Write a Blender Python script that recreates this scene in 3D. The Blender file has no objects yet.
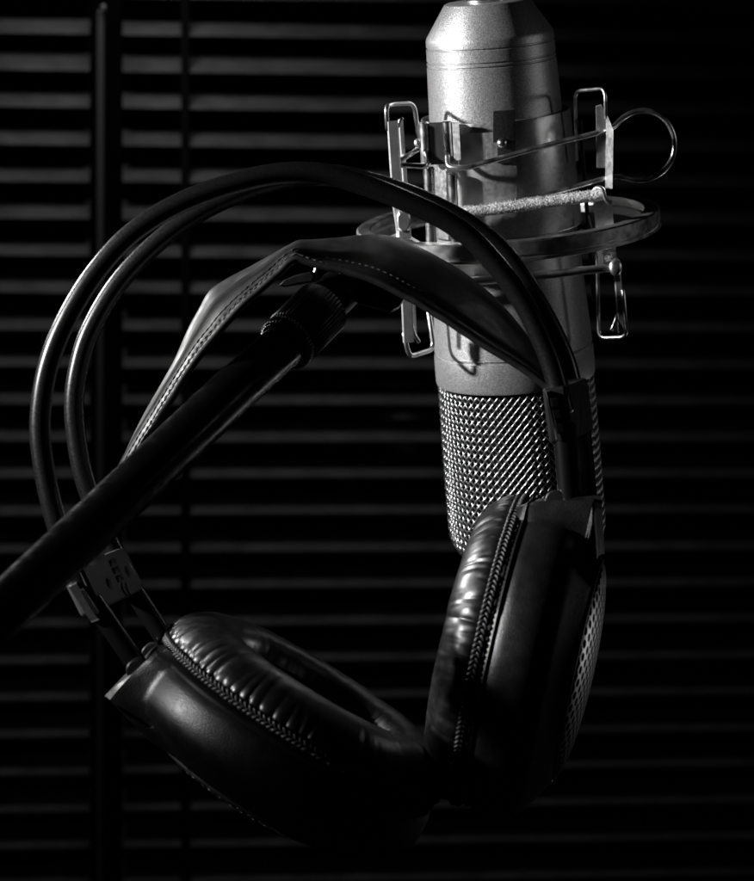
import bpy, math, random
from mathutils import Vector, Matrix, noise
random.seed(7)
SC = bpy.context.scene
COL = SC.collection
PI = math.pi
K = 0.0004                       # metres per picture pixel at one metre


def P(px, py, y):
    """real-space point at depth y"""
    return Vector(((px - 377) * K * y, y, (440.5 - py) * K * y))


def ray(px, py):
    return Vector(((px - 377) * K, 1.0, (440.5 - py) * K))


# ------------------------------------------------------------------ materials
def mat(name, base=0.1, rough=0.4, metal=0.0, spec=0.5, coat=0.0, nscale=0, nbump=0.0, ndist=0.0001,
        rvar=0.0, cvar=0.0, second=None, vscale=260):
    m = bpy.data.materials.new(name)
    m.use_nodes = True
    nt = m.node_tree
    b = nt.nodes['Principled BSDF']
    b.inputs['Base Color'].default_value = (base, base, base, 1)
    b.inputs['Roughness'].default_value = rough
    b.inputs['Metallic'].default_value = metal
    b.inputs['Specular IOR Level'].default_value = spec
    if coat:
        b.inputs['Coat Weight'].default_value = coat
        b.inputs['Coat Roughness'].default_value = 0.15
    tc = nt.nodes.new('ShaderNodeTexCoord')
    if nscale:
        n = nt.nodes.new('ShaderNodeTexNoise')
        n.inputs['Scale'].default_value = nscale
        n.inputs['Detail'].default_value = 3
        nt.links.new(tc.outputs['Object'], n.inputs['Vector'])
        if nbump:
            bp = nt.nodes.new('ShaderNodeBump')
            bp.inputs['Strength'].default_value = nbump
            bp.inputs['Distance'].default_value = ndist
            nt.links.new(n.outputs['Fac'], bp.inputs['Height'])
            nt.links.new(bp.outputs['Normal'], b.inputs['Normal'])
            if second:
                n2 = nt.nodes.new('ShaderNodeTexNoise')
                n2.inputs['Scale'].default_value = second[0]
                n2.inputs['Detail'].default_value = 5
                nt.links.new(tc.outputs['Object'], n2.inputs['Vector'])
                b2 = nt.nodes.new('ShaderNodeBump')
                b2.inputs['Strength'].default_value = second[1]
                b2.inputs['Distance'].default_value = second[2]
                nt.links.new(n2.outputs['Fac'], b2.inputs['Height'])
                nt.links.new(bp.outputs['Normal'], b2.inputs['Normal'])
                nt.links.new(b2.outputs['Normal'], b.inputs['Normal'])
    if rvar or cvar:
        w = nt.nodes.new('ShaderNodeTexNoise')
        w.inputs['Scale'].default_value = vscale
        w.inputs['Detail'].default_value = 6
        nt.links.new(tc.outputs['Object'], w.inputs['Vector'])
        if rvar:
            mr = nt.nodes.new('ShaderNodeMapRange')
            mr.inputs['From Min'].default_value = 0.3
            mr.inputs['From Max'].default_value = 0.7
            mr.inputs['To Min'].default_value = max(0.03, rough - rvar)
            mr.inputs['To Max'].default_value = rough + rvar
            nt.links.new(w.outputs['Fac'], mr.inputs['Value'])
            nt.links.new(mr.outputs['Result'], b.inputs['Roughness'])
        if cvar:
            cr = nt.nodes.new('ShaderNodeValToRGB')
            cr.color_ramp.elements[0].position = 0.3
            cr.color_ramp.elements[1].position = 0.7
            lo, hi = base * (1 - cvar), base * (1 + cvar)
            cr.color_ramp.elements[0].color = (lo, lo, lo, 1)
            cr.color_ramp.elements[1].color = (hi, hi, hi, 1)
            nt.links.new(w.outputs['Fac'], cr.inputs['Fac'])
            nt.links.new(cr.outputs['Color'], b.inputs['Base Color'])
    return m


M = {}
M['silver'] = mat('silver_paint', 0.44, 0.38, 0.70, nscale=3000, nbump=0.38, ndist=0.0002, cvar=0.46, rvar=0.04, vscale=2800)
M['clamp'] = mat('worn_steel', 0.42, 0.36, 0.75, nscale=3000, nbump=0.12, ndist=0.0001, cvar=0.2, rvar=0.08, vscale=900)
M['wire'] = mat('wire_steel', 0.60, 0.32, 1.0, nscale=700, nbump=0.1, ndist=0.0001, rvar=0.1, cvar=0.15)
M['plate'] = mat('matt_steel', 0.55, 0.42, 0.9, nscale=1200, nbump=0.3, ndist=0.0001, cvar=0.2)
M['ring'] = mat('ring_steel', 0.68, 0.36, 1.0, nscale=900, nbump=0.2, ndist=0.0001, cvar=0.12, rvar=0.08)
M['mesh'] = mat('grille_wire', 0.62, 0.36, 1.0)
M['foam'] = mat('dark_foam', 0.004, 0.95, spec=0.1)
M['cord'] = mat('elastic_cord', 0.62, 0.9, spec=0.2, nscale=1500, nbump=0.9, ndist=0.0006, cvar=0.25)
M['black'] = mat('black_plastic', 0.008, 0.38, spec=0.35, nscale=1600, nbump=0.12, ndist=0.0001, rvar=0.06)
M['arm'] = mat('black_tube', 0.002, 0.27, spec=0.12, nscale=700, nbump=0.12, ndist=0.0001, rvar=0.1)
M['sleeve'] = mat('headband_sleeve', 0.005, 0.30, spec=0.5, nscale=2200, nbump=0.08, ndist=0.0001, rvar=0.05, vscale=1500)
M['leather'] = mat('black_leather', 0.007, 0.48, spec=0.55, nscale=1700, nbump=0.18, ndist=0.0002, rvar=0.08,
                   second=(300, 0.08, 0.0005))
M['pad'] = mat('pad_leather', 0.004, 0.37, spec=0.75, nscale=1700, nbump=0.15, ndist=0.0001, rvar=0.06, vscale=500)
M['thread'] = mat('seam_thread', 0.035, 0.42, spec=0.5, nscale=2500, nbump=0.4, ndist=0.0002)
M['white_thread'] = mat('pale_thread', 0.07, 0.6, spec=0.4, nscale=2500, nbump=0.4, ndist=0.0002)
M['shell'] = mat('shell_plastic', 0.003, 0.40, spec=0.56, nscale=2400, nbump=0.55, ndist=0.00015, rvar=0.05)
M['gril'] = mat('perforated_metal', 0.06, 0.34, 0.4, spec=0.5, nscale=1200, nbump=0.1, ndist=0.0001)
M['cloth'] = mat('ear_cloth', 0.004, 0.95, spec=0.05, nscale=2000, nbump=0.5, ndist=0.0003)
M['slider'] = mat('slider_plastic', 0.045, 0.5, spec=0.4, nscale=1400, nbump=0.15, ndist=0.0001)
M['mark'] = mat('mark_ink', 0.003, 0.5, spec=0.2)
M['chrome'] = mat('clip_steel', 0.5, 0.32, 1.0, nscale=1400, nbump=0.4, ndist=0.0002, cvar=0.3)
M['rod'] = mat('dark_rod', 0.004, 0.25, 0.0, nscale=900, nbump=0.1, ndist=0.0001)
M['slat'] = mat('slat_enamel', 0.16, 0.6, spec=0.15, nscale=45, nbump=0.08, ndist=0.001, cvar=0.28, vscale=70)
M['tape'] = mat('shaded_ladder_tape', 0.006, 0.9, spec=0.1)  # ladder cord with its shadow painted in: one wide black strip
M['wand'] = mat('wand_plastic', 0.11, 0.5, spec=0.3)
M['frame'] = mat('window_frame', 0.0025, 0.8, spec=0.03, nscale=200, nbump=0.1, ndist=0.0003)
M['clip'] = mat('clip_metal', 0.16, 0.34, 0.9, nscale=1500, nbump=0.2, ndist=0.0001, cvar=0.35, vscale=1200)
M['collar'] = mat('collar_plastic', 0.005, 0.28, spec=0.4)
M['glass'] = mat('night_glass', 0.002, 0.15, spec=0.1)


# ------------------------------------------------------------------ mesh helpers
class MB:
    def __init__(s):
        s.v, s.f = [], []

    def grid(s, rows, closed_u=False, closed_v=False):
        """rows: list of equal-length lists of points"""
        o = len(s.v)
        n, m = len(rows), len(rows[0])
        for r in rows:
            s.v.extend(r)
        for i in range(n if closed_u else n - 1):
            for j in range(m if closed_v else m - 1):
                a, b = i, (i + 1) % n
                c, d = j, (j + 1) % m
                s.f.append((o + a * m + c, o + a * m + d, o + b * m + d, o + b * m + c))
        return o

    def fan(s, pts):
        o = len(s.v)
        s.v.extend(pts)
        s.f.append(tuple(range(o, o + len(pts))))

    def tube(s, path, r, seg=12, caps=True, flat=1.0, up=None):
        n = len(path)
        rr = r if isinstance(r, (list, tuple)) else [r] * n
        rows = []
        t0 = (path[1] - path[0]).normalized()
        ref = Vector(up) if up else (Vector((0, 0, 1)) if abs(t0.z) < 0.9 else Vector((0, 1, 0)))
        nrm = (ref - t0 * ref.dot(t0)).normalized()
        for i in range(n):
            a, b = path[max(0, i - 1)], path[min(n - 1, i + 1)]
            t = (b - a).normalized()
            nrm = (nrm - t * nrm.dot(t)).normalized()
            bn = t.cross(nrm)
            rows.append([path[i] + (nrm * math.cos(k * 2 * PI / seg) + bn * math.sin(k * 2 * PI / seg) * flat) * rr[i]
                         for k in range(seg)])
        s.grid(rows, closed_v=True)
        if caps:
            # a small rounded end rather than a hard disc
            for row, c, q, sg in ((rows[0], path[0], rr[0], -1), (rows[-1], path[-1], rr[-1], 1)):
                t = (path[1] - path[0]).normalized() if sg < 0 else (path[-1] - path[-2]).normalized()
                inner = [c + (p - c) * 0.65 + t * sg * q * 0.3 for p in row]
                s.grid([row, inner], closed_v=True)
                s.fan(inner if sg > 0 else inner[::-1])

    def lathe(s, prof, c, ax, seg=96, a0=0.0, a1=None, ref=None):
        """prof: list of (radius, height)"""
        ax = ax.normalized()
        ref = ref or Vector((0, -1, 0))
        x = (ref - ax * ref.dot(ax)).normalized()
        y = ax.cross(x)
        full = a1 is None
        cnt = seg if full else seg + 1
        end = 2 * PI if full else a1
        rows = []
        for (r, h) in prof:
            rows.append([c + ax * h + (x * math.cos(a0 + (end - a0) * k / seg) + y * math.sin(a0 + (end - a0) * k / seg)) * r
                         for k in range(cnt)])
        s.grid(rows, closed_v=full)
        return rows

    def prism(s, poly, d, bevel=0.0):
        """poly: points of a flat outline; d: thickness vector"""
        n = len(poly)
        c = sum(poly, Vector()) / n
        if bevel:
            dn = d.normalized()
            rings = []
            for h, ins in ((0, bevel), (bevel, 0), (d.length - bevel, 0), (d.length, bevel)):
                rings.append([p + dn * h - (p - c).normalized() * ins for p in poly])
        else:
            rings = [list(poly), [p + d for p in poly]]
        s.grid(rings, closed_v=True)
        s.fan(rings[0][::-1])
        s.fan(rings[-1])

    def ball(s, c, r, seg=16, sc=(1, 1, 1)):
        rows = []
        for i in range(1, seg // 2):
            a = PI * i / (seg // 2)
            rows.append([c + Vector((r * sc[0] * math.sin(a) * math.cos(b * 2 * PI / seg),
                                     r * sc[1] * math.sin(a) * math.sin(b * 2 * PI / seg),
                                     r * sc[2] * math.cos(a))) for b in range(seg)])
        s.grid(rows, closed_v=True)
        s.fan(rows[0][::-1])
        s.fan(rows[-1])

    def build(s, name, m, parent=None, sharp=40, mods=None):
        me = bpy.data.meshes.new(name)
        off = parent['_base'] if parent and '_base' in parent else None
        base = Vector(off) if off else Vector((0, 0, 0))
        me.from_pydata([tuple(p - base) for p in s.v], [], s.f)
        me.validate()
        import bmesh
        bm = bmesh.new()
        bm.from_mesh(me)
        bmesh.ops.remove_doubles(bm, verts=bm.verts, dist=1e-7)
        bmesh.ops.recalc_face_normals(bm, faces=bm.faces)
        bm.to_mesh(me)
        bm.free()
        me.shade_smooth()
        if sharp:
            me.set_sharp_from_angle(angle=math.radians(sharp))
        me.materials.append(M[m])
        o = bpy.data.objects.new(name, me)
        COL.objects.link(o)
        if parent:
            o.parent = parent
            o['_base'] = tuple(base)
        return o


def thing(name, label, cat, base, group=None):
    o = bpy.data.objects.new(name, None)
    o.empty_display_size = 0.01
    COL.objects.link(o)
    o.location = base
    o['_base'] = tuple(base)
    o['label'] = label
    o['category'] = cat
    if group:
        o['group'] = group
    return o


def smooth(pts, k=8):
    """Catmull-Rom through the points"""
    out = []
    n = len(pts)
    for i in range(n - 1):
        p0, p1, p2, p3 = pts[max(0, i - 1)], pts[i], pts[i + 1], pts[min(n - 1, i + 2)]
        for j in range(k):
            t = j / k
            out.append(0.5 * ((2 * p1) + (p2 - p0) * t + (2 * p0 - 5 * p1 + 4 * p2 - p3) * t * t
                              + (3 * p1 - p0 - 3 * p2 + p3) * t ** 3))
    out.append(pts[-1].copy())
    return out


def rounded(pts, rad, k=5):
    """polyline with filleted corners"""
    out = [pts[0]]
    for i in range(1, len(pts) - 1):
        a, b, c = pts[i - 1], pts[i], pts[i + 1]
        r1 = min(rad, (a - b).length * 0.45)
        r2 = min(rad, (c - b).length * 0.45)
        s, e = b + (a - b).normalized() * r1, b + (c - b).normalized() * r2
        for j in range(k + 1):
            t = j / k
            out.append(s * (1 - t) ** 2 + b * 2 * t * (1 - t) + e * t * t)
    out.append(pts[-1])
    return out


def resample(pts, n):
    L = [0]
    for a, b in zip(pts, pts[1:]):
        L.append(L[-1] + (b - a).length)
    out, j = [], 0
    for i in range(n):
        d = L[-1] * i / (n - 1)
        while j < len(L) - 2 and L[j + 1] < d:
            j += 1
        t = (d - L[j]) / max(1e-9, L[j + 1] - L[j])
        out.append(pts[j].lerp(pts[j + 1], min(1, max(0, t))))
    return out


# ------------------------------------------------------------------ microphone frame
YM = 0.80
U = K * YM                                      # one picture pixel at the microphone
TILT = math.radians(14)
MC = P(503.8, 222, YM)                           # point on the axis
AX = Vector((-0.0906 * math.cos(TILT), -math.sin(TILT), math.cos(TILT))).normalized()   # up the axis
MX = (Vector((1, 0, 0)) - AX * AX.x).normalized()
MY = AX.cross(MX)                                # away from the camera


def S(px, py, yl):
    """point on the ray of (px,py) lying yl pixels behind the microphone axis"""
    d = ray(px, py)
    t = (MC.dot(MY) + yl * U) / d.dot(MY)
    return d * t


def axis_h(py):
    """height along the axis seen at picture row py"""
    lo, hi = -0.4, 0.4
    for _ in range(50):
        mid = (lo + hi) / 2
        p = MC + AX * mid
        row = 440.5 - p.z / (K * p.y)
        if row > py:
            lo = mid
        else:
            hi = mid
    return (lo + hi) / 2


def RH(hw, py):
    h = axis_h(py)
    return (hw * K * (MC + AX * h).y, h)


mic = thing('condenser_microphone', 'silver studio microphone hanging upside down, woven mesh head at its lower end',
            'microphone', MC + AX * axis_h(20))
mb = MB()
mb.lathe([RH(0.01, 0.5), RH(26, 0.5), RH(41, 0.5), RH(43, 1.5), RH(63.2, 33), RH(64, 36), RH(64.2, 42),
          RH(62.6, 42.6), RH(62.6, 43.8), RH(64.3, 44.4), RH(64.6, 55.6), RH(63.2, 56.2), RH(63.2, 57.4), RH(64.7, 58),
          RH(64.8, 59.6), RH(63.3, 60.2), RH(63.3, 61.4), RH(64.9, 62),
          RH(66, 100), RH(69, 180), RH(73, 240), RH(76.5, 300), RH(78.8, 343), RH(79, 344.5), RH(77.5, 345), RH(77.5, 347.2),
          RH(79.2, 347.8), RH(79.6, 352), RH(79.6, 374), RH(79, 376.5), RH(76, 377.5), RH(70, 377.5)], MC, AX, 160)
mb.build('body', 'silver', mic, 30)
mb = MB()
mb.lathe([RH(0.01, -70), RH(19, -70), RH(20.5, -68), RH(20.5, -3), RH(22, -1.5), RH(22, 0.2), RH(14, 0.4)], MC, AX, 48)
mb.build('cable_socket', 'wire', mic)
# woven grille: two families of helical wires over and under each other
h0, h1 = axis_h(380), axis_h(556)


def gr(h):
    """grille radius at height h (px)"""
    f = (h0 - h) / (h0 - h1)
    r = 76.5 + 1.5 * math.sin(f * PI * 0.7) - 1.5 * f
    e = max(0, (f - 0.80) / 0.20)
    return r - 30 * (1 - math.sqrt(max(0, 1 - e * e))) if e < 1 else r - 30


mb = MB()
NW = 66
Rm = 77 * U
for fam in (1, -1):
    for w in range(NW):
        ang = 2 * PI * w / NW
        path = []
        steps = 150
        L = (h0 - h1) / 0.86
        prev = None
        h, a = h0, ang
        hs = (h0 - h1) / (steps - 1)
        for i in range(steps):
            r = gr(h) * K * (MC + AX * h).y
            ph = (a - fam * 0.0) * NW / PI * 0.5
            # crossings with the other family: wire index of the opposite helix here
            other = (a + fam * (h0 - h) * 0.86 / Rm) * NW / (2 * PI)
            lift = math.sin(PI * other) * (1 if w % 2 == 0 else -1) * fam
            rr = r + (lift * 0.6 + (0.75 if fam < 0 else -0.35)) * U
            path.append(MC + AX * h + (-MY * math.cos(a) + MX * math.sin(a)) * rr)
            h -= hs
            a += fam * 0.86 * hs / (max(r, 40 * U))
        mb.tube(path, 0.66 * U, 6, caps=False)
gm = mb.build('mesh_grille', 'mesh', mic, 0)
mb = MB()
mb.lathe([((gr(h0 + (h1 - h0) * t / 20) - 6) * K * (MC + AX * (h0 + (h1 - h0) * t / 20)).y, h0 + (h1 - h0) * t / 20)
          for t in range(21)] + [(0.0001, h1)], MC, AX, 64)
mb.build('inner_foam', 'foam', mic)
mb = MB()
mb.lathe([(46 * U, h1 - 1.2 * U), (47 * U, h1 + 1.5 * U), (42 * U, h1 + 2 * U), (0.0001, h1 + 2 * U)], MC, AX, 64)
mb.lathe([(0.0001, h1 - 1.0 * U), (46 * U, h1 - 1.2 * U)], MC, AX, 64)
mb.build('grille_end', 'mesh', mic)


# ------------------------------------------------------------------ shock mount
sm = thing('shock_mount', 'bare metal cradle with flat ring, wire loops and elastic cord gripping the silver microphone',
           'shock mount', MC)


def patch(m, hw, x0, x1, p0, p1, th):
    """curved plate hugging the axis between picture columns x0,x1 and rows p0,p1 (rows taken on the axis)"""
    h_0, h_1 = axis_h(p0), axis_h(p1)
    out, inn = [], []
    for h in (h_0, h_1):
        yy = (MC + AX * h).y
        cx = 377 + (MC + AX * h).x / (K * yy)
        a0 = math.asin(max(-1, min(1, (x0 - cx) / hw)))
        a1 = math.asin(max(-1, min(1, (x1 - cx) / hw)))
        for lst, r in ((out, hw + th), (inn, hw)):
            lst.append([MC + AX * h + (-MY * math.cos(a0 + (a1 - a0) * k / 16) + MX * math.sin(a0 + (a1 - a0) * k / 16)) * r * U
                        for k in range(17)])
    loop = lambda g: g[0] + g[1][::-1]
    m.grid([inn[0], out[0], out[1], inn[1]])
    for e in (0, 16):
        m.fan([inn[0][e], out[0][e], out[1][e], inn[1][e]])


# outer ring
mb = MB()
RC = S(508, 226, 0)
mb.lathe([(r * U, h * U) for r, h in ((150, 9.5), (151.5, 8), (151.5, -3), (149.5, -4), (149.5, -6), (152, -7), (152, -9.5), (150, -10.5),
                                       (138, -10.5), (137, -9.5), (137, -2), (141, -1), (141, 3), (136.5, 4), (136.5, 8.5), (138, 9.5), (150, 9.5))],
         RC, AX, 160)
mb.build('outer_ring', 'ring', sm, 35)
mb = MB()
scr = S(586, 234, -118)
mb.lathe([(0.0001, 1.2 * U), (3.0 * U, 1.2 * U), (4.2 * U, 0), (4.2 * U, -8 * U)], scr, (scr - (RC + AX * (scr - RC).dot(AX))), 20)
mb.build('ring_screw', 'black', sm)
# clamp sleeve
mb = MB()
hwc = [(73.5, 113), (74.5, 113.2), (74.8, 114), (76.5, 170), (77.8, 226), (77, 227), (74, 227)]
mb.lathe([RH(a, b) for a, b in hwc], MC, AX, 128)
mb.build('clamp_sleeve', 'clamp', sm, 35)
mb = MB()
patch(mb, 76.5, 458, 482, 122, 222, 2.0)
mb.build('facet_plate', 'plate', sm)
mb = MB()
patch(mb, 76.0, 482, 497, 122, 222, 2.4)
patch(mb, 77.0, 497.5, 512, 140, 224, 2.6)
mb.build('facet_plate', 'clamp', sm)
mb = MB()
patch(mb, 77.0, 490, 509, 101, 131, 8.0)
patch(mb, 77.2, 494, 510, 131, 152, 4.0)
mb.build('spring_clip', 'clip', sm)
mb = MB()
rv = S(502, 143, -84)
mb.ball(rv, 5.2 * U, 18)
mb.build('rivet', 'wire', sm)


def cyl(name, a, b, r, m, parent=sm, seg=20):
    q = MB()
    q.tube([a, a.lerp(b, 0.5), b], r, seg)
    return q.build(name, m, parent, 35)


# hinge barrels and legs
cyl('hinge_barrel', S(424, 123, -52), S(426, 163, -52), 5.0 * U, 'wire')
cyl('hinge_barrel', S(447, 122, -70), S(450, 162, -70), 4.8 * U, 'wire')
mb = MB()
mb.prism([S(429, 123, -58), S(443, 122, -66), S(446, 164, -66), S(431, 165, -58)], MY * 5 * U, 0.6 * U)
mb.build('hinge_plate', 'black', sm)
mb = MB()
mb.prism([S(452, 122, -78), S(459, 122, -82), S(461, 160, -82), S(454, 161, -78)], MY * 5 * U, 0.6 * U)
mb.build('hinge_plate', 'clamp', sm)
cyl('support_leg', S(429, 168, -62), S(432, 256, -62), 5.5 * U, 'wire')
cyl('support_leg', S(452, 174, -78), S(456, 256, -78), 4.6 * U, 'wire')
cyl('support_leg', S(580, 120, -10), S(594, 300, -10), 2.2 * U, 'black')


def wire(name, pts, r, m='wire', rad=9, seg=12, sm_=False):
    path = [S(*p) for p in pts]
    path = smooth(path, 8) if sm_ else rounded(path, rad * U, 6)
    q = MB()
    q.tube(path, r * U, seg)
    return q.build(name, m, sm, 0)


def bar(name, pts, w, t, m='plate'):
    """flat bar along a path, w wide and t thick, in pixels"""
    path = [S(*p) for p in pts]
    q = MB()
    rows = []
    for i, p in enumerate(path):
        tt = (path[min(i + 1, len(path) - 1)] - path[max(i - 1, 0)]).normalized()
        sx = tt.cross(MY).normalized()
        c = w * U / 2
        d = t * U / 2
        b = min(c, d) * 0.5
        rows.append([p + sx * x + MY * y for x, y in ((-c, -d + b), (-c + b, -d), (c - b, -d), (c, -d + b), (c, d - b),
                                                       (c - b, d), (-c + b, d), (-c, d - b))])
    q.grid(rows, closed_v=True)
    q.fan(rows[0][::-1])
    q.fan(rows[-1])
    return q.build(name, m, sm, 30)


# left post with its loops
bar('cord_post', [(392.5, 121, -84), (395, 160, -84), (398, 205, -84), (401, 225, -84), (405, 260, -84), (408.5, 342, -84)], 11, 6)
bar('cord_post', [(400.5, 119, -66), (404, 168, -66), (410, 250, -66), (414.5, 335, -66)], 5, 5)
wire('wire_loop', [(387.5, 130, -84), (386, 106, -84), (392, 104, -70), (414, 103, -50), (420, 145, -45)], 2.2)
wire('wire_loop', [(404, 333, -84), (409, 357, -84), (434, 349, -50), (427, 300, -45)], 2.4)
wire('wire_hook', [(412, 326, -78), (414, 334, -78), (419, 342, -78)], 1.8, rad=3)
wire('wire_hook', [(398, 127, -78), (400, 120, -78), (402.5, 118, -78)], 1.6, rad=3)
wire('wire_strut', [(396, 163, -78), (418, 149, -60)], 2.6)
wire('wire_strut', [(394, 164.5, -80), (427, 166.5, -78), (426, 150, -52)], 2.8, rad=7)
mb = MB()
mb.ball(S(417.5, 143, -52), 3.6 * U, 14, (1, 1, 1.3))
mb.build('rivet', 'wire', sm)
# spring wire: one length of wire from the hinge, across the front, round the open loop and back
wire('spring_handle', [(447.5, 156, -76), (448.5, 165, -84), (455, 167.5, -88), (468, 167, -90), (485, 162.5, -90), (540, 147, -90),
                       (585, 136, -88), (601, 131.5, -84), (613, 127, -74), (624, 117, -66), (638, 111, -62), (654, 112.5, -60), (667, 122, -60), (674, 138, -60),
                       (673, 156, -62), (664, 170, -66), (650, 178.5, -70), (634, 180, -74), (620, 177, -78), (606, 178, -82),
                       (585, 184, -86), (540, 197, -88), (500, 209, -88), (476, 217, -88)], 2.7, sm_=True)
# right post: bent plate, lower plate and loops
mb = MB()
mb.prism([S(*q, -84) for q in ((596, 106), (601.5, 104.5), (606, 113), (607, 140), (606, 168), (597, 168))], MY * 4 * U, 0.8 * U)
mb.build('bent_plate', 'clamp', sm, 30)
mb = MB()
mb.prism([S(606.3, 113, -86), S(613.5, 129, -96), S(612.5, 189, -96), S(605, 189, -88), S(606, 140, -86)], MY * 4 * U + MX * 0.5 * U, 0.6 * U)
mb.build('bent_plate', 'clamp', sm, 30)
wire('wire_hook', [(592, 193, -88), (597, 187, -92), (603, 189, -96), (605, 199, -96), (609, 203, -92)], 2.4, rad=5)
mb = MB()
mb.prism([S(*q, -80) for q in ((595, 203), (612, 200), (616, 250), (617.5, 262), (601, 269), (598, 240))], MY * 3 * U, 0.8 * U)
mb.build('side_plate', 'clamp', sm, 30)
mb = MB()
mb.prism([S(593.5, 203, -84), S(596, 203, -84), S(602, 268, -84), S(599.5, 268, -84)], MY * 3 * U, 0.4 * U)
mb.build('side_plate', 'plate', sm, 30)
bar('cord_post', [(617, 272, -84), (619.5, 300, -84), (621.5, 332, -84)], 7, 5)
wire('wire_loop', [(590, 216, -40), (597, 245, -60), (599, 338, -62), (627, 337, -84), (623, 290, -88)], 1.9)
wire('wire_hook', [(617, 315, -84), (615, 322, -86), (611.5, 330, -88)], 1.8, rad=3)
wire('wire_loop', [(577, 160, -40), (575, 91, -42), (605, 88, -84), (606, 118, -86)], 1.8)
# lower cord rod with its button
wire('cord_rod', [(405, 286, -88), (520, 277.5, -90), (612, 267.5, -90)], 4.2, 'ring')
mb = MB()
bc = S(615.5, 267, -93)
mb.ball(bc, 7.2 * U, 20, (0.9, 0.55, 1.2))
mb.build('cord_button', 'ring', sm)
# fuzzy elastic cord
mb = MB()
pa, pb = S(402, 220, -92), S(604, 194, -92)
path = [pa.lerp(pb, i / 60) + AX * (-math.sin(PI * i / 60) * 1.0 * U) for i in range(61)]
mb.tube(path, [(5.6 + 0.5 * noise.noise(Vector((i * 0.6, 0, 0)))) * U for i in range(61)], 16)
rnd = random.Random(3)
tdir = (pb - pa).normalized()
n1 = AX.cross(tdir).normalized()
n2 = tdir.cross(n1)
for i in range(2600):
    p = pa.lerp(pb, rnd.uniform(0.02, 0.94))
    a = rnd.uniform(0, 2 * PI)
    d = n1 * math.cos(a) + n2 * math.sin(a)
    q0 = p + d * 5.0 * U
    ln = rnd.uniform(0.9, 2.8) * U
    q1 = q0 + (d + tdir * rnd.uniform(-0.9, 0.9) - Vector((0, 0, 0.4))).normalized() * ln
    sd = tdir * 0.35 * U
    o = len(mb.v)
    sd2 = d.cross(tdir) * 0.35 * U
    mb.v.extend([q0 - sd, q0 + sd, q0 + sd2, q1])
    mb.f.extend([(o, o + 1, o + 3), (o + 1, o + 2, o + 3), (o + 2, o, o + 3)])
mb.build('elastic_cord', 'cord', sm, 60)
# left cord end and bracket
mb = MB()
mb.prism([S(*q, -104) for q in ((397, 216), (399, 212.5), (404, 211), (409, 213), (410.5, 218), (410, 226), (407, 231), (402, 232), (398, 229), (397, 224))],
         MY * 9 * U, 1.6 * U)
mb.build('cord_clip', 'plate', sm, 30)
bar('cord_clip', [(404, 230, -98), (405, 246, -98)], 13, 7)
mb = MB()
mb.prism([S(*q, -112) for q in ((380, 243), (396, 237), (412, 240), (427, 249), (424, 253), (404, 252))], MY * 22 * U, 1.2 * U)
mb.build('mount_bracket', 'plate', sm, 30)

# ------------------------------------------------------------------ boom arm
arm = thing('boom_arm', 'thick black microphone boom tube slanting up from lower left, ribbed collar near tip', 'boom arm',
            P(20, 594, 0.652))
cA, cB = P(285, 345, 0.728), P(323, 307, 0.741)
adir = (cB - cA).normalized()
u_a = K * 0.73
p0, p1, p2 = P(-120, 728, 0.61), P(238, 386, 0.712), cA
mb = MB()
mb.tube([p0, p0.lerp(p1, 0.5), p1], 0.00690, 40)
mb.build('outer_tube', 'arm', arm, 40)
mb = MB()
mb.tube([p1 - adir * 0.004, cA.lerp(p1, 0.5), cA + adir * 0.001], 0.00675, 40)
mb.build('inner_tube', 'arm', arm, 40)
xr = adir.cross(Vector((0, 1, 0))).normalized()
yr = adir.cross(xr)


def ribbed(m, a, b, r, dep, n, ch):
    rows = []
    seg = n * 6
    for h, sc, dd in ((0, 0.86, 0), (0.0, 1 - ch / r, 0.4), (ch, 1, 1), ((b - a).length - ch, 1, 1), ((b - a).length, 1 - ch / r, 0.4), ((b - a).length, 0.8, 0)):
        row = []
        for k in range(seg):
            t = 2 * PI * k / seg
            q = r * sc + dd * dep * math.cos(n * t)
            row.append(a + (b - a).normalized() * h + (xr * math.cos(t) + yr * math.sin(t)) * q)
        rows.append(row)
    m.grid(rows, closed_v=True)


mb = MB()
ribbed(mb, cA - adir * 0.0006, cA + adir * 0.0032, 0.00825, 0.00026, 44, 0.0005)
ribbed(mb, cA + adir * 0.0036, cA + (cB - cA) * 1.0, 0.00845, 0.00026, 46, 0.0006)
mb.build('locking_collar', 'collar', arm, 50)
mb = MB()
mb.tube([cB - adir * 0.001, cB + adir * 0.007, cB + adir * 0.017], 0.0066, 40)
mb.build('tip_tube', 'arm', arm, 40)
mb = MB()
sw = [P(*q, 0.742) for q in ((335, 268), (362, 262), (388, 264), (404, 282), (405, 297), (399, 306), (391, 310), (378, 307), (364, 303), (345, 300))]
mb.prism(sw, Vector((0, 0.018, 0)), 0.0012)
mb.build('swivel_head', 'arm', arm, 40)
mb = MB()
mb.prism([P(*q, 0.742) for q in ((279, 285), (283, 280.5), (296, 274.5), (312, 271), (314, 276), (313, 281), (299, 284), (284, 286.5))], Vector((0, 0.004, 0)), 0.0006)
mb.build('wing_knob', 'shell', arm, 40)
mb = MB()
mb.tube([P(313, 281, 0.744), P(315, 274, 0.744), P(318, 264, 0.744)], 0.0008, 16)
mb.build('knob_screw', 'chrome', arm, 40)

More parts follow.
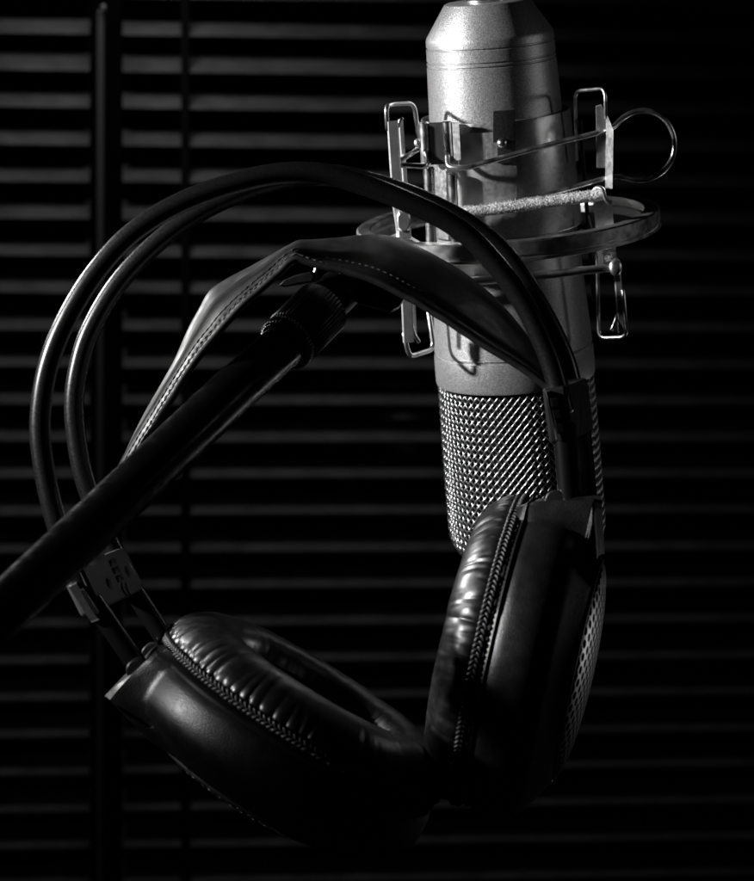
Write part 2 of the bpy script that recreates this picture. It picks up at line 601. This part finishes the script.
# ------------------------------------------------------------------ headphones
hp = thing('headphones', 'black padded headphones with twin arched rods and leather strap, hung over boom tip',
           'headphones', P(300, 700, 0.72))
YA, YB = 0.703, 0.738
A = [(88, 598), (72, 562), (57, 525), (45, 474), (40, 424), (47, 371), (65, 323), (96, 272), (136, 230), (191, 198), (262, 176),
     (317, 173), (365, 185), (410, 203), (445, 220), (474, 241), (502, 272), (524, 304), (540, 336), (552, 366), (560, 396), (564, 412)]
B = [(128, 578), (108, 540), (91, 498), (80, 460), (74, 406), (80, 361), (93, 325), (120, 281), (160, 240), (205, 209), (255, 187),
     (300, 177), (335, 174.5), (370, 182), (406, 193), (440, 208), (472, 226), (503, 251), (525, 282), (543, 312), (556.5, 339), (566, 362), (572, 385), (577, 402)]
for pts, yy in ((A, YA), (B, YB)):
    path = smooth([P(x, y, yy) for x, y in pts], 10)
    mb = MB()
    mb.tube(path, 0.00300, 20)
    mb.build('headband_rod', 'sleeve', hp, 0)

# leather strap
F = [(104, 528), (122, 484), (149.6, 436), (182, 384), (213.6, 340), (242, 308), (272, 281), (290, 263), (297, 259.5), (319, 267), (346, 273), (372.6, 282),
     (399, 295.6), (423, 309), (452, 327), (482, 346), (515, 366), (547, 388), (560, 402)]
BK = [(98, 522), (112, 488), (130, 453), (145.7, 421), (177, 363), (193, 328), (203, 308), (211, 294), (222, 285), (236, 277), (262, 264), (288, 250), (299, 245.5), (316, 244), (340, 241.5), (357, 239), (386, 239),
      (412, 246.5), (440, 261), (454, 269), (475, 285), (499, 307), (525, 338), (548, 375), (560, 398)]
NS, NT = 181, 25
# match both edges at the ridge
def two_part(lst, split, yy):
    i = lst.index(split)
    a = resample(smooth([P(x, y, yy) for x, y in lst[:i + 1]], 8), 91)
    b = resample(smooth([P(x, y, yy) for x, y in lst[i:]], 8), 91)
    return a + b[1:]


fe = two_part(F, (297, 259.5), 0.708)
be = two_part(BK, (299, 245.5), 0.7365)
ce = []
rows = []
for i in range(NS):
    f, b = fe[i], be[i]
    x = f.x / (K * f.y) + 377
    tg = (fe[min(i + 1, NS - 1)] - fe[max(i - 1, 0)]).normalized()
    nn = tg.cross(b - f).normalized()
    if nn.z < 0:
        nn = -nn
    cr = math.exp(-((x - 222) / 36) ** 2)
    pad = 0.0016 if x > 297 else 0.0010
    row = []
    for j in range(NT):
        t = j / (NT - 1)
        p = f.lerp(b, t)
        bulge = pad * (1 - (2 * t - 1) ** 4)
        groove = -0.0030 * cr * math.exp(-((t - 0.76) / 0.09) ** 2)
        wr = 0.00022 * noise.noise(Vector((i * 0.16, t * 4, 1.3))) + 0.0003 * noise.noise(Vector((i * 0.05, t * 2, 7)))
        seam = -0.0007 * math.exp(-((t - 0.11) / 0.04) ** 2)
        row.append(p + nn * (bulge + groove + wr + seam))
    rows.append(row)
mb = MB()
mb.grid(rows)
strap = mb.build('headband_strap', 'leather', hp, 0)
so = strap.modifiers.new('thick', 'SOLIDIFY')
so.thickness = 0.0022
so.offset = 0
ss = strap.modifiers.new('sub', 'SUBSURF')
ss.levels = ss.render_levels = 1
mb = MB()
for tt, seg_len in ((0.035, 2), (0.16, 2)):
    line = []
    for row in rows:
        j = tt * (NT - 1)
        k = int(j)
        line.append(row[k].lerp(row[k + 1], j - k))
    nrmls = []
    for i in range(NS):
        tg = line[min(i + 1, NS - 1)] - line[max(i - 1, 0)]
        nn = tg.cross(rows[i][4] - rows[i][0]).normalized()
        if nn.z < 0:
            nn = -nn
        nrmls.append(nn)
    fine = smooth([line[i] + nrmls[i] * ((0.0014 if tt < 0.1 else 0.0016) - 0.00065 * min(1, max(0, (i - 88) / 12))) for i in range(NS)], 6)
    nf = len(fine)
    fine = [p + (rows[min(NS - 1, i // 6)][6] - rows[min(NS - 1, i // 6)][0]).normalized() * (0.00014 if i < 560 else 0.00004) * math.sin(i * 0.55) for i, p in enumerate(fine)]
    rad = [(0.00020 + 0.00009 * math.sin(i * 0.55 + 1) + 0.00008 * noise.noise(Vector((i * 0.2, tt * 50, 0)))) for i in range(nf)]
    mb.tube(fine, rad, 6)
mb.build('stitching', 'white_thread', strap, 0)

# sliders ---------------------------------------------------------------


def slider(c0, c1, rdir, half, thick, wpad, m='slider', name='slider_block'):
    """rounded block spanning rod c0 to rod c1, half long along rdir"""
    w = (c1 - c0)
    wl = w.length
    wd = w.normalized()
    rd = (rdir - wd * rdir.dot(wd)).normalized()
    n = wd.cross(rd)
    if n.y > 0:
        n = -n
    o = []
    for (cx, cy, a0) in ((wl + wpad, half, 0), (-wpad, half, 90), (-wpad, -half, 180), (wl + wpad, -half, 270)):
        rr = 0.0038 if cx > 0 else 0.0012
        sx = cx - math.copysign(rr, cx if cx > 0 else -1)
        sy = cy - math.copysign(rr, cy)
        for k in range(7):
            a = math.radians(a0 + 15 * k)
            o.append((sx + rr * math.cos(a), sy + rr * math.sin(a)))
    poly = [c0 + wd * x + rd * y + n * thick for x, y in o]
    q = MB()
    q.prism(poly, -n * 2 * thick, 0.0009)
    return q.build(name, m, hp, 35), wd, rd, n


lc0, lc1 = P(83, 590, YA), P(123, 573, YB)
ls, wd, rd, nn = slider(lc0, lc1, Vector((0.46, 0.10, -0.86)), 0.0070, 0.0034, 0.0024)
face = lc0 + nn * 0.0034


def F_(px, py, lift=0.00012):
    d = ray(px, py)
    t = (face + nn * lift).dot(nn) / d.dot(nn)
    return d * t


mb = MB()
for cx, cy in ((112.8, 562), (116.3, 570), (120, 578)):
    a, b = Vector((0.86, -0.46)), Vector((0.46, 0.9))
    poly = [F_(cx + a.x * s * 3.6 + b.x * t * 3.2, cy + a.y * s * 3.6 + b.y * t * 3.2) for s, t in ((-1, -1), (1, -1), (1, 1), (-1, 1))]
    mb.prism(poly, -nn * 0.0003)
for cx, cy in ((128, 571.5), (109.6, 584)):
    poly = []
    for k in range(14):
        t = 2 * PI * k / 14
        ex, ey = 2.0 * math.cos(t), 6.0 * math.sin(t)
        poly.append(F_(cx + ex * 0.9 + ey * 0.4, cy - ex * 0.42 + ey * 0.9))
    mb.prism(poly, -nn * 0.0003)
for ox in (0, 4.2):
    path = smooth([F_(122 + ox, 583, 0.00005), F_(122.3 + ox, 588, 0.00005), F_(125 + ox, 593, 0.00005), F_(129.5 + ox * 0.9, 597, 0.00005)], 6)
    mb.tube(path, [0.00022 + 0.0003 * math.sin(PI * i / (len(path) - 1)) for i in range(len(path))], 8, flat=0.5)
mb.build('engraved_marks', 'mark', ls, 0)
# steel clip at the front edge of each slider
mb = MB()
cl = [P(*q, YA - 0.004) for q in ((67.5, 586), (76, 582), (99, 620), (91, 623))]
mb.prism(cl, Vector((0.001, 0.006, 0)), 0.0005)
mb.build('steel_clip', 'chrome', ls, 30)
mb = MB()
mb.prism([P(*q, YA - 0.0044) for q in ((79, 590), (83, 588), (99, 613), (95, 616))], Vector((0.001, 0.004, 0)), 0.0004)
mb.build('steel_clip', 'black', ls, 30)
mb = MB()
mb.prism([P(*q, YA + 0.002) for q in ((84, 567), (98, 556), (100, 551), (97, 553), (86, 564))], Vector((0.001, 0.005, -0.001)), 0.0003)
mb.build('steel_clip', 'chrome', ls, 30)

rc0, rc1 = P(559, 414, YA), P(578, 405, YB)
rs, wd2, rd2, nn2 = slider(rc0, rc1, Vector((0.12, 0.0, -0.99)), 0.0080, 0.0034, 0.0030, 'black')
mb = MB()
mb.prism([P(*q, YA - 0.0062) for q in ((546, 391), (550, 390), (557, 440), (562, 441), (556, 436), (552, 436))][:4], Vector((0, 0.004, 0)), 0.0003)
mb.build('steel_clip', 'chrome', rs, 30)
mb = MB()
for y0 in (398, 410, 424):
    xx = 548 + (y0 - 391) * 0.19
    mb.prism([P(xx + 0.5, y0, YA - 0.0066), P(xx + 8.0, y0 - 0.5, YA - 0.0066), P(xx + 10.0, y0 + 9, YA - 0.0066), P(xx + 2.5, y0 + 9.5, YA - 0.0066)], Vector((0, 0.004, 0)), 0.0004)
mb.build('clip_teeth', 'rod', rs, 30)

# ear cups ---------------------------------------------------------------
CU = K * 0.722


def smax(a, b, k=5.0):
    h = max(0, min(1, 0.5 + 0.5 * (a - b) / k))
    return b + (a - b) * h + k * h * (1 - h)


def ear_cup(C, ud, vd, seed, lab):
    ud = ud.normalized()
    vd = (vd - ud * vd.dot(ud)).normalized()
    wdir = ud.cross(vd)

    def L(u, v, w):
        return C + (ud * u + vd * v + wdir * w) * CU

    def polar(u, r, th):
        return L(u, r * math.cos(th), r * math.sin(th))

    # shell
    NTH = 180
    prof = [(-2, 148), (2, 152), (4, 157), (6.5, 158.5), (8.5, 157.5), (10, 156.5), (12, 158), (20, 160.5), (34, 162), (46, 161.5), (55, 157),
            (62, 149), (66, 143.5), (68, 140), (70, 137), (73, 132), (76, 127.5), (79, 123), (81, 120), (83, 117), (84, 115), (83.5, 114), (80, 113), (70, 113)]

    def vtop(u):
        if u < 5:
            return 147 + (u + 2) * 0.6
        if u < 68:
            return 152 + (u - 5) / 63 * 21
        return 173 - (u - 68) / 16 * 57

    rows = []
    for (u, r) in prof:
        row = []
        for k in range(NTH):
            th = 2 * PI * k / NTH
            R = r
            if math.cos(th) > 0.3:
                hw = 82 - max(0, (u - 72)) * 0.4
                bx = hw / max(1e-4, abs(math.sin(th)))
                bt = vtop(u) / math.cos(th)
                R = smax(r, -smax(-bx, -bt, 16), 6)
                if u in (6.5,):
                    R += 1.0
                if u in (8.5, 10):
                    R -= 0.5
            row.append(polar(u, R, th))
        rows.append(row)
    q = MB()
    q.grid(rows, closed_v=True)
    shell = q.build('ear_cup', 'shell', hp, 28)
    if lab:
        shell['label'] = lab
    # back perforated plate: hexagonal cells, each with a real hole
    q = MB()
    pit = 12.6
    hr, wall = 4.5, 3.0

    def dome(v, w):
        d2 = (v * v + w * w) / (115 * 115)
        return 82 + 19 * math.sqrt(max(0, 1 - d2))
    for i in range(-14, 15):
        for j in range(-14, 15):
            v = (i + 0.5 * (j % 2)) * pit
            w = j * pit * 0.866
            d = math.hypot(v, w)
            if d > 109:
                continue
            n = 12
            outer, inner, deep = [], [], []
            for k in range(n):
                t = 2 * PI * k / n
                # hexagon boundary with flat sides towards the neighbours
                kk = (t) % (PI / 3)
                hx = pit / 2 / math.cos(kk - PI / 6) if False else pit / 2 / math.cos(((t + PI / 6) % (PI / 3)) - PI / 6)
                ov, ow = v + hx * math.cos(t), w + hx * math.sin(t)
                iv, iw = v + hr * math.cos(t), w + hr * math.sin(t)
                outer.append(L(dome(ov, ow), ov, ow))
                inner.append(L(dome(iv, iw), iv, iw))
                deep.append(L(dome(iv, iw) - wall, iv, iw))
            if v > 84:
                q.fan(outer)
            else:
                q.grid([outer, inner, deep], closed_v=True)
    # plain rim outside the cells
    rim = []
    for r_, du in ((110.5, -0.6), (111, 0.6), (112, 0.9), (113, 0.6), (113.2, 0.3), (113.5, -1.0), (113, -8)):
        rim.append([polar(dome(r_, 0) + du, r_, 2 * PI * k / 96) for k in range(96)])
    q.grid(rim, closed_v=True)
    q.build('back_grille', 'gril', shell, 45)
    q = MB()
    q.fan([polar(72, 112, 2 * PI * k / 64) for k in range(64)])
    q.build('grille_backing', 'cloth', shell)
    # cushion
    rnd = random.Random(seed)
    pleats = []
    th = 0
    while th < 2 * PI:
        pleats.append((th, rnd.uniform(0.5, 1.0), rnd.uniform(0.012, 0.026), rnd.uniform(-0.08, 0.08), rnd.uniform(0.45, 1.0)))
        th += rnd.uniform(0.05, 0.115)
    cp = [(4, 146), (0, 150), (-3, 153.5), (-7, 156), (-12, 156.6), (-18, 155), (-25, 151), (-32, 144.5), (-38, 136), (-42.5, 126), (-44.5, 115), (-44, 105), (-41, 96),
          (-35, 89.5), (-26, 85.5), (-14, 83), (0, 82), (6, 82)]
    cpv = smooth([Vector((a, b, 0)) for a, b in cp], 4)
    NC = 900
    rows = []
    ntot = len(cpv)
    for ii, pv in enumerate(cpv):
        f = ii / (ntot - 1)
        row = []
        for k in range(NC):
            t = 2 * PI * k / NC
            d = 0
            if f < 0.75:
                env = min(1, f / 0.05)
                for (pt, am, wdt, sl, ln) in pleats:
                    dt = (t - pt - sl * (f - 0.1) + PI) % (2 * PI) - PI
                    if abs(dt) < 4 * wdt:
                        fall = max(0, 1 - f / (0.62 * ln))
                        d -= am * 6.5 * fall * env * math.exp(-abs(dt / (wdt * (0.55 + 1.6 * f))) ** 1.3)
            d += 0.8 * noise.noise(Vector((3 * math.cos(t), 3 * math.sin(t), f * 3 + seed)))
            d += 0.5 * noise.noise(Vector((14 * math.cos(t), 14 * math.sin(t), f * 9 + seed))) + 0.55 * max(0, 0.75 - f) * noise.noise(Vector((42 * math.cos(t), 42 * math.sin(t), f * 5 + seed)))
            # outward normal in the (u,r) plane, roughly away from the ring's core
            nu, nr = pv.x + 18, pv.y - 118
            ln_ = math.hypot(nu, nr)
            row.append(polar(pv.x + d * nu / ln_, pv.y + d * nr / ln_, t))
        rows.append(row)
    q = MB()
    q.grid(rows, closed_v=True)
    pad = q.build('cushion', 'pad', shell, 0)
    q = MB()
    q.fan([polar(-22, 87, 2 * PI * k / 64) for k in range(64)])
    q.build('inner_cloth', 'cloth', shell)
    # braided seam between cushion and shell
    q = MB()
    NB = 120
    for s in (0, 1, 2):
        path = []
        for k in range(NB * 9 + 1):
            t = 2 * PI * k / (NB * 9)
            ph = t * NB / 2 + s * 2 * PI / 3
            wob = 0.6 * noise.noise(Vector((20 * math.cos(t), 20 * math.sin(t), s)))
            path.append(polar(-4.5 + 3.6 * math.sin(ph) + wob, 157.6 + 1.4 * math.sin(2 * ph) + wob, t))
        q.tube(path, 1.55 * CU, 6, caps=False)
    q.build('braided_seam', 'thread', shell, 0)
    # rod sockets
    for w in (-62, 62):
        q = MB()
        a = math.radians
        half = [(32 + 10 * math.cos(a(t)), 160 + 10 * math.sin(a(t))) for t in range(0, 181, 15)]
        poly = [L(u, v, w - 12) for u, v in half] + [L(20, 145, w - 12), L(44, 145, w - 12)]
        q.prism(poly, wdir * 24 * CU, 0.0004)
        q.build('rod_socket', 'black', shell, 35)
    return L


R_L = ear_cup(P(495, 650, 0.724), Vector((0.977, -0.14, -0.211)), Vector((0.211, 0, 0.978)), 5, None)
L_L = ear_cup(P(300, 717, 0.714), Vector((-0.515, 0.045, -0.85)), Vector((-0.854, 0, 0.521)), 11, None)


def rod(a, b, r=0.0030):
    q = MB()
    q.tube([a, a.lerp(b, 0.5), b], r, 18)
    q.build('support_rod', 'rod', hp, 40)


rod(P(564, 425, YA), P(571, 512, YA + 0.001), 0.0033)
rod(P(580, 420, YB), P(588, 505, YB), 0.0030)
rod(P(92, 600, YA), P(142, 672, YA), 0.0030)
rod(P(132, 588, YB), P(176, 656, YB), 0.0030)

# ------------------------------------------------------------------ blinds and window behind
YW = 1.20


def BW(px, py, off=0.0):
    """point on the window plane, which turns slightly away to the right"""
    y = YW * (1 + 3.66e-5 * (px - 100)) + off
    return P(px, py, y)


PITCH = 37.05 * K * YW
wdv = (BW(700, 440) - BW(0, 440)).normalized()
wnv = Vector((-wdv.y, wdv.x, 0))                # into the window


def blind(label, x0, x1, tapes):
    o = thing('venetian_blind', label, 'blind', BW((max(x0, 0) + min(x1, 754)) / 2, 900), 'venetian blinds over the dark window')
    left = BW(x0, 440)
    right = BW(x1, 440)
    rnd = random.Random(int(x0) + 900)
    for i in range(-4, 28):
        z = (440.5 - 33.5) * K * YW - i * PITCH
        q = MB()
        rows = []
        n, w = 12, 0.0205
        th = SLAT
        dz = rnd.uniform(-0.00025, 0.00025)
        dt = rnd.uniform(-0.045, 0.045)
        for e in range(0, 13):
            base = left.lerp(right, e / 12)
            row = []
            for k in range(n + 1):
                s = k / n
                d = s * w
                crown = 0.0007 * (1 - (2 * s - 1) ** 2)
                a = th + dt
                yy = d * math.cos(a) - crown * math.sin(a)
                zz = d * math.sin(a) + crown * math.cos(a)
                sag = 0.0003 * noise.noise(Vector((e * 0.5, i * 3.1, x0)))
                row.append(Vector((base.x, base.y, 0)) + wnv * yy + Vector((0, 0, z + zz + dz + sag)))
            rows.append(row)
        q.grid(rows)
        s_ = q.build('slat', 'slat', o, 0)
        sd = s_.modifiers.new('thick', 'SOLIDIFY')
        sd.thickness = 0.0004
        sd.offset = -1
    for tx in tapes:
        q = MB()
        for off, hw in ((-0.0012, 4.2), (0.0200, 4.2)):
            a = BW(tx - hw, 440, off)
            b = BW(tx + hw, 440, off)
            zt, zb = 0.30, -0.28
            q.prism([Vector((a.x, a.y, zt)), Vector((b.x, b.y, zt)), Vector((b.x, b.y, zb)), Vector((a.x, a.y, zb))], wnv * 0.0004)
        q.build('shaded_ladder_tape', 'tape', o, 0)
    return o


SLAT = math.radians(30)
blind('narrow run of closed venetian blind slats left of the upright tilt wand', -380, 89.5, (-120,))
blind('wide run of closed venetian blind slats right of the upright tilt wand, behind the microphone', 122.5, 1250, (185, 860, 1180))
wand = thing('tilt_wand', 'slim pale upright blind wand with hook at its top, hanging over the dark window post', 'wand', BW(99, 900, -0.012))
mb = MB()
wt, wb = BW(100.5, 12, -0.006), BW(99, 1010, -0.006)
mb.tube([wt, wt.lerp(wb, 0.5), wb], 0.0017, 6)
mb.build('rod', 'wand', wand, 30)
mb = MB()
mb.tube(smooth([BW(100.5, 14, -0.006), BW(101, 8, -0.006), BW(103.5, 6, -0.012), BW(104, 10, -0.009)], 5), 0.0010, 10)
mb.build('hook', 'wire', wand, 0)
win = thing('window', 'dark night window with black centre post, behind the blind slats', 'window', BW(300, 960, 0.06))
mb = MB()
a, b = BW(84, 440, 0.024), BW(123.5, 440, 0.024)
mb.prism([Vector((a.x, a.y, 0.36)), Vector((b.x, b.y, 0.36)), Vector((b.x, b.y, -0.36)), Vector((a.x, a.y, -0.36))], wnv * 0.03, 0.002)
mb.build('centre_post', 'frame', win, 30)
mb = MB()
a, b = BW(-500, 440, 0.06), BW(1400, 440, 0.06)
mb.prism([Vector((a.x, a.y, 0.45)), Vector((b.x, b.y, 0.45)), Vector((b.x, b.y, -0.45)), Vector((a.x, a.y, -0.45))], wnv * 0.006)
mb.build('pane', 'glass', win, 0)

# ------------------------------------------------------------------ light
def spot(name, loc, target, watts, size, cone, blend):
    l = bpy.data.lights.new(name, 'SPOT')
    l.energy = watts
    l.shadow_soft_size = size
    l.spot_size = math.radians(cone)
    l.spot_blend = blend
    o = bpy.data.objects.new(name, l)
    COL.objects.link(o)
    o.location = loc
    o.rotation_euler = (Vector(target) - Vector(loc)).to_track_quat('-Z', 'Y').to_euler()
    return o


def area(name, loc, target, watts, sx, sy):
    l = bpy.data.lights.new(name, 'AREA')
    l.energy = watts
    l.shape = 'RECTANGLE'
    l.size, l.size_y = sx, sy
    o = bpy.data.objects.new(name, l)
    COL.objects.link(o)
    o.location = loc
    o.rotation_euler = (Vector(target) - Vector(loc)).to_track_quat('-Z', 'Y').to_euler()
    return o


tgt = P(430, 340, 0.76)
spot('key_lamp', tgt + Vector((-0.93, -0.26, 0.27)) * 0.95, tgt, 78, 0.03, 19, 0.45)
rim = P(210, 350, 0.73)
spot('rim_lamp', rim + Vector((-0.70, 0.50, 0.42)) * 0.5, rim, 9, 0.04, 30, 0.6)
spot('blind_lamp', (-0.117, 1.075, 0.275), BW(150, 190), 0.32, 0.045, 122, 1.0)
fl = P(560, 500, 0.75)
spot('fill_lamp', fl + Vector((0.33, 0.33, -0.11)), fl, 0.42, 0.04, 62, 0.8)
sl = P(570, 190, 0.78)
spot('side_lamp', sl + Vector((0.55, -0.10, 0.10)), sl, 0.5, 0.04, 22, 0.8)

w = bpy.data.worlds.new('World')
SC.world = w
w.use_nodes = True
w.node_tree.nodes['Background'].inputs['Color'].default_value = (0.5, 0.5, 0.5, 1)
w.node_tree.nodes['Background'].inputs['Strength'].default_value = 0.0008

# ------------------------------------------------------------------ camera
cam = bpy.data.cameras.new('camera')
co = bpy.data.objects.new('camera', cam)
COL.objects.link(co)
co.rotation_euler = (PI / 2, 0, 0)
cam.sensor_fit = 'HORIZONTAL'
cam.sensor_width = 36
cam.lens = 36 / (754 * K)
cam.clip_start = 0.01
cam.clip_end = 50
cam.dof.use_dof = True
cam.dof.focus_distance = 0.75
cam.dof.aperture_fstop = 22
SC.camera = co
SC.view_settings.view_transform = 'Standard'
SC.view_settings.look = 'None'
SC.view_settings.exposure = 0
SC.view_settings.gamma = 1
SC.cycles.use_denoising = True
SC.cycles.max_bounces = 6
for o in bpy.data.objects:
    if '_base' in o:
        del o['_base']
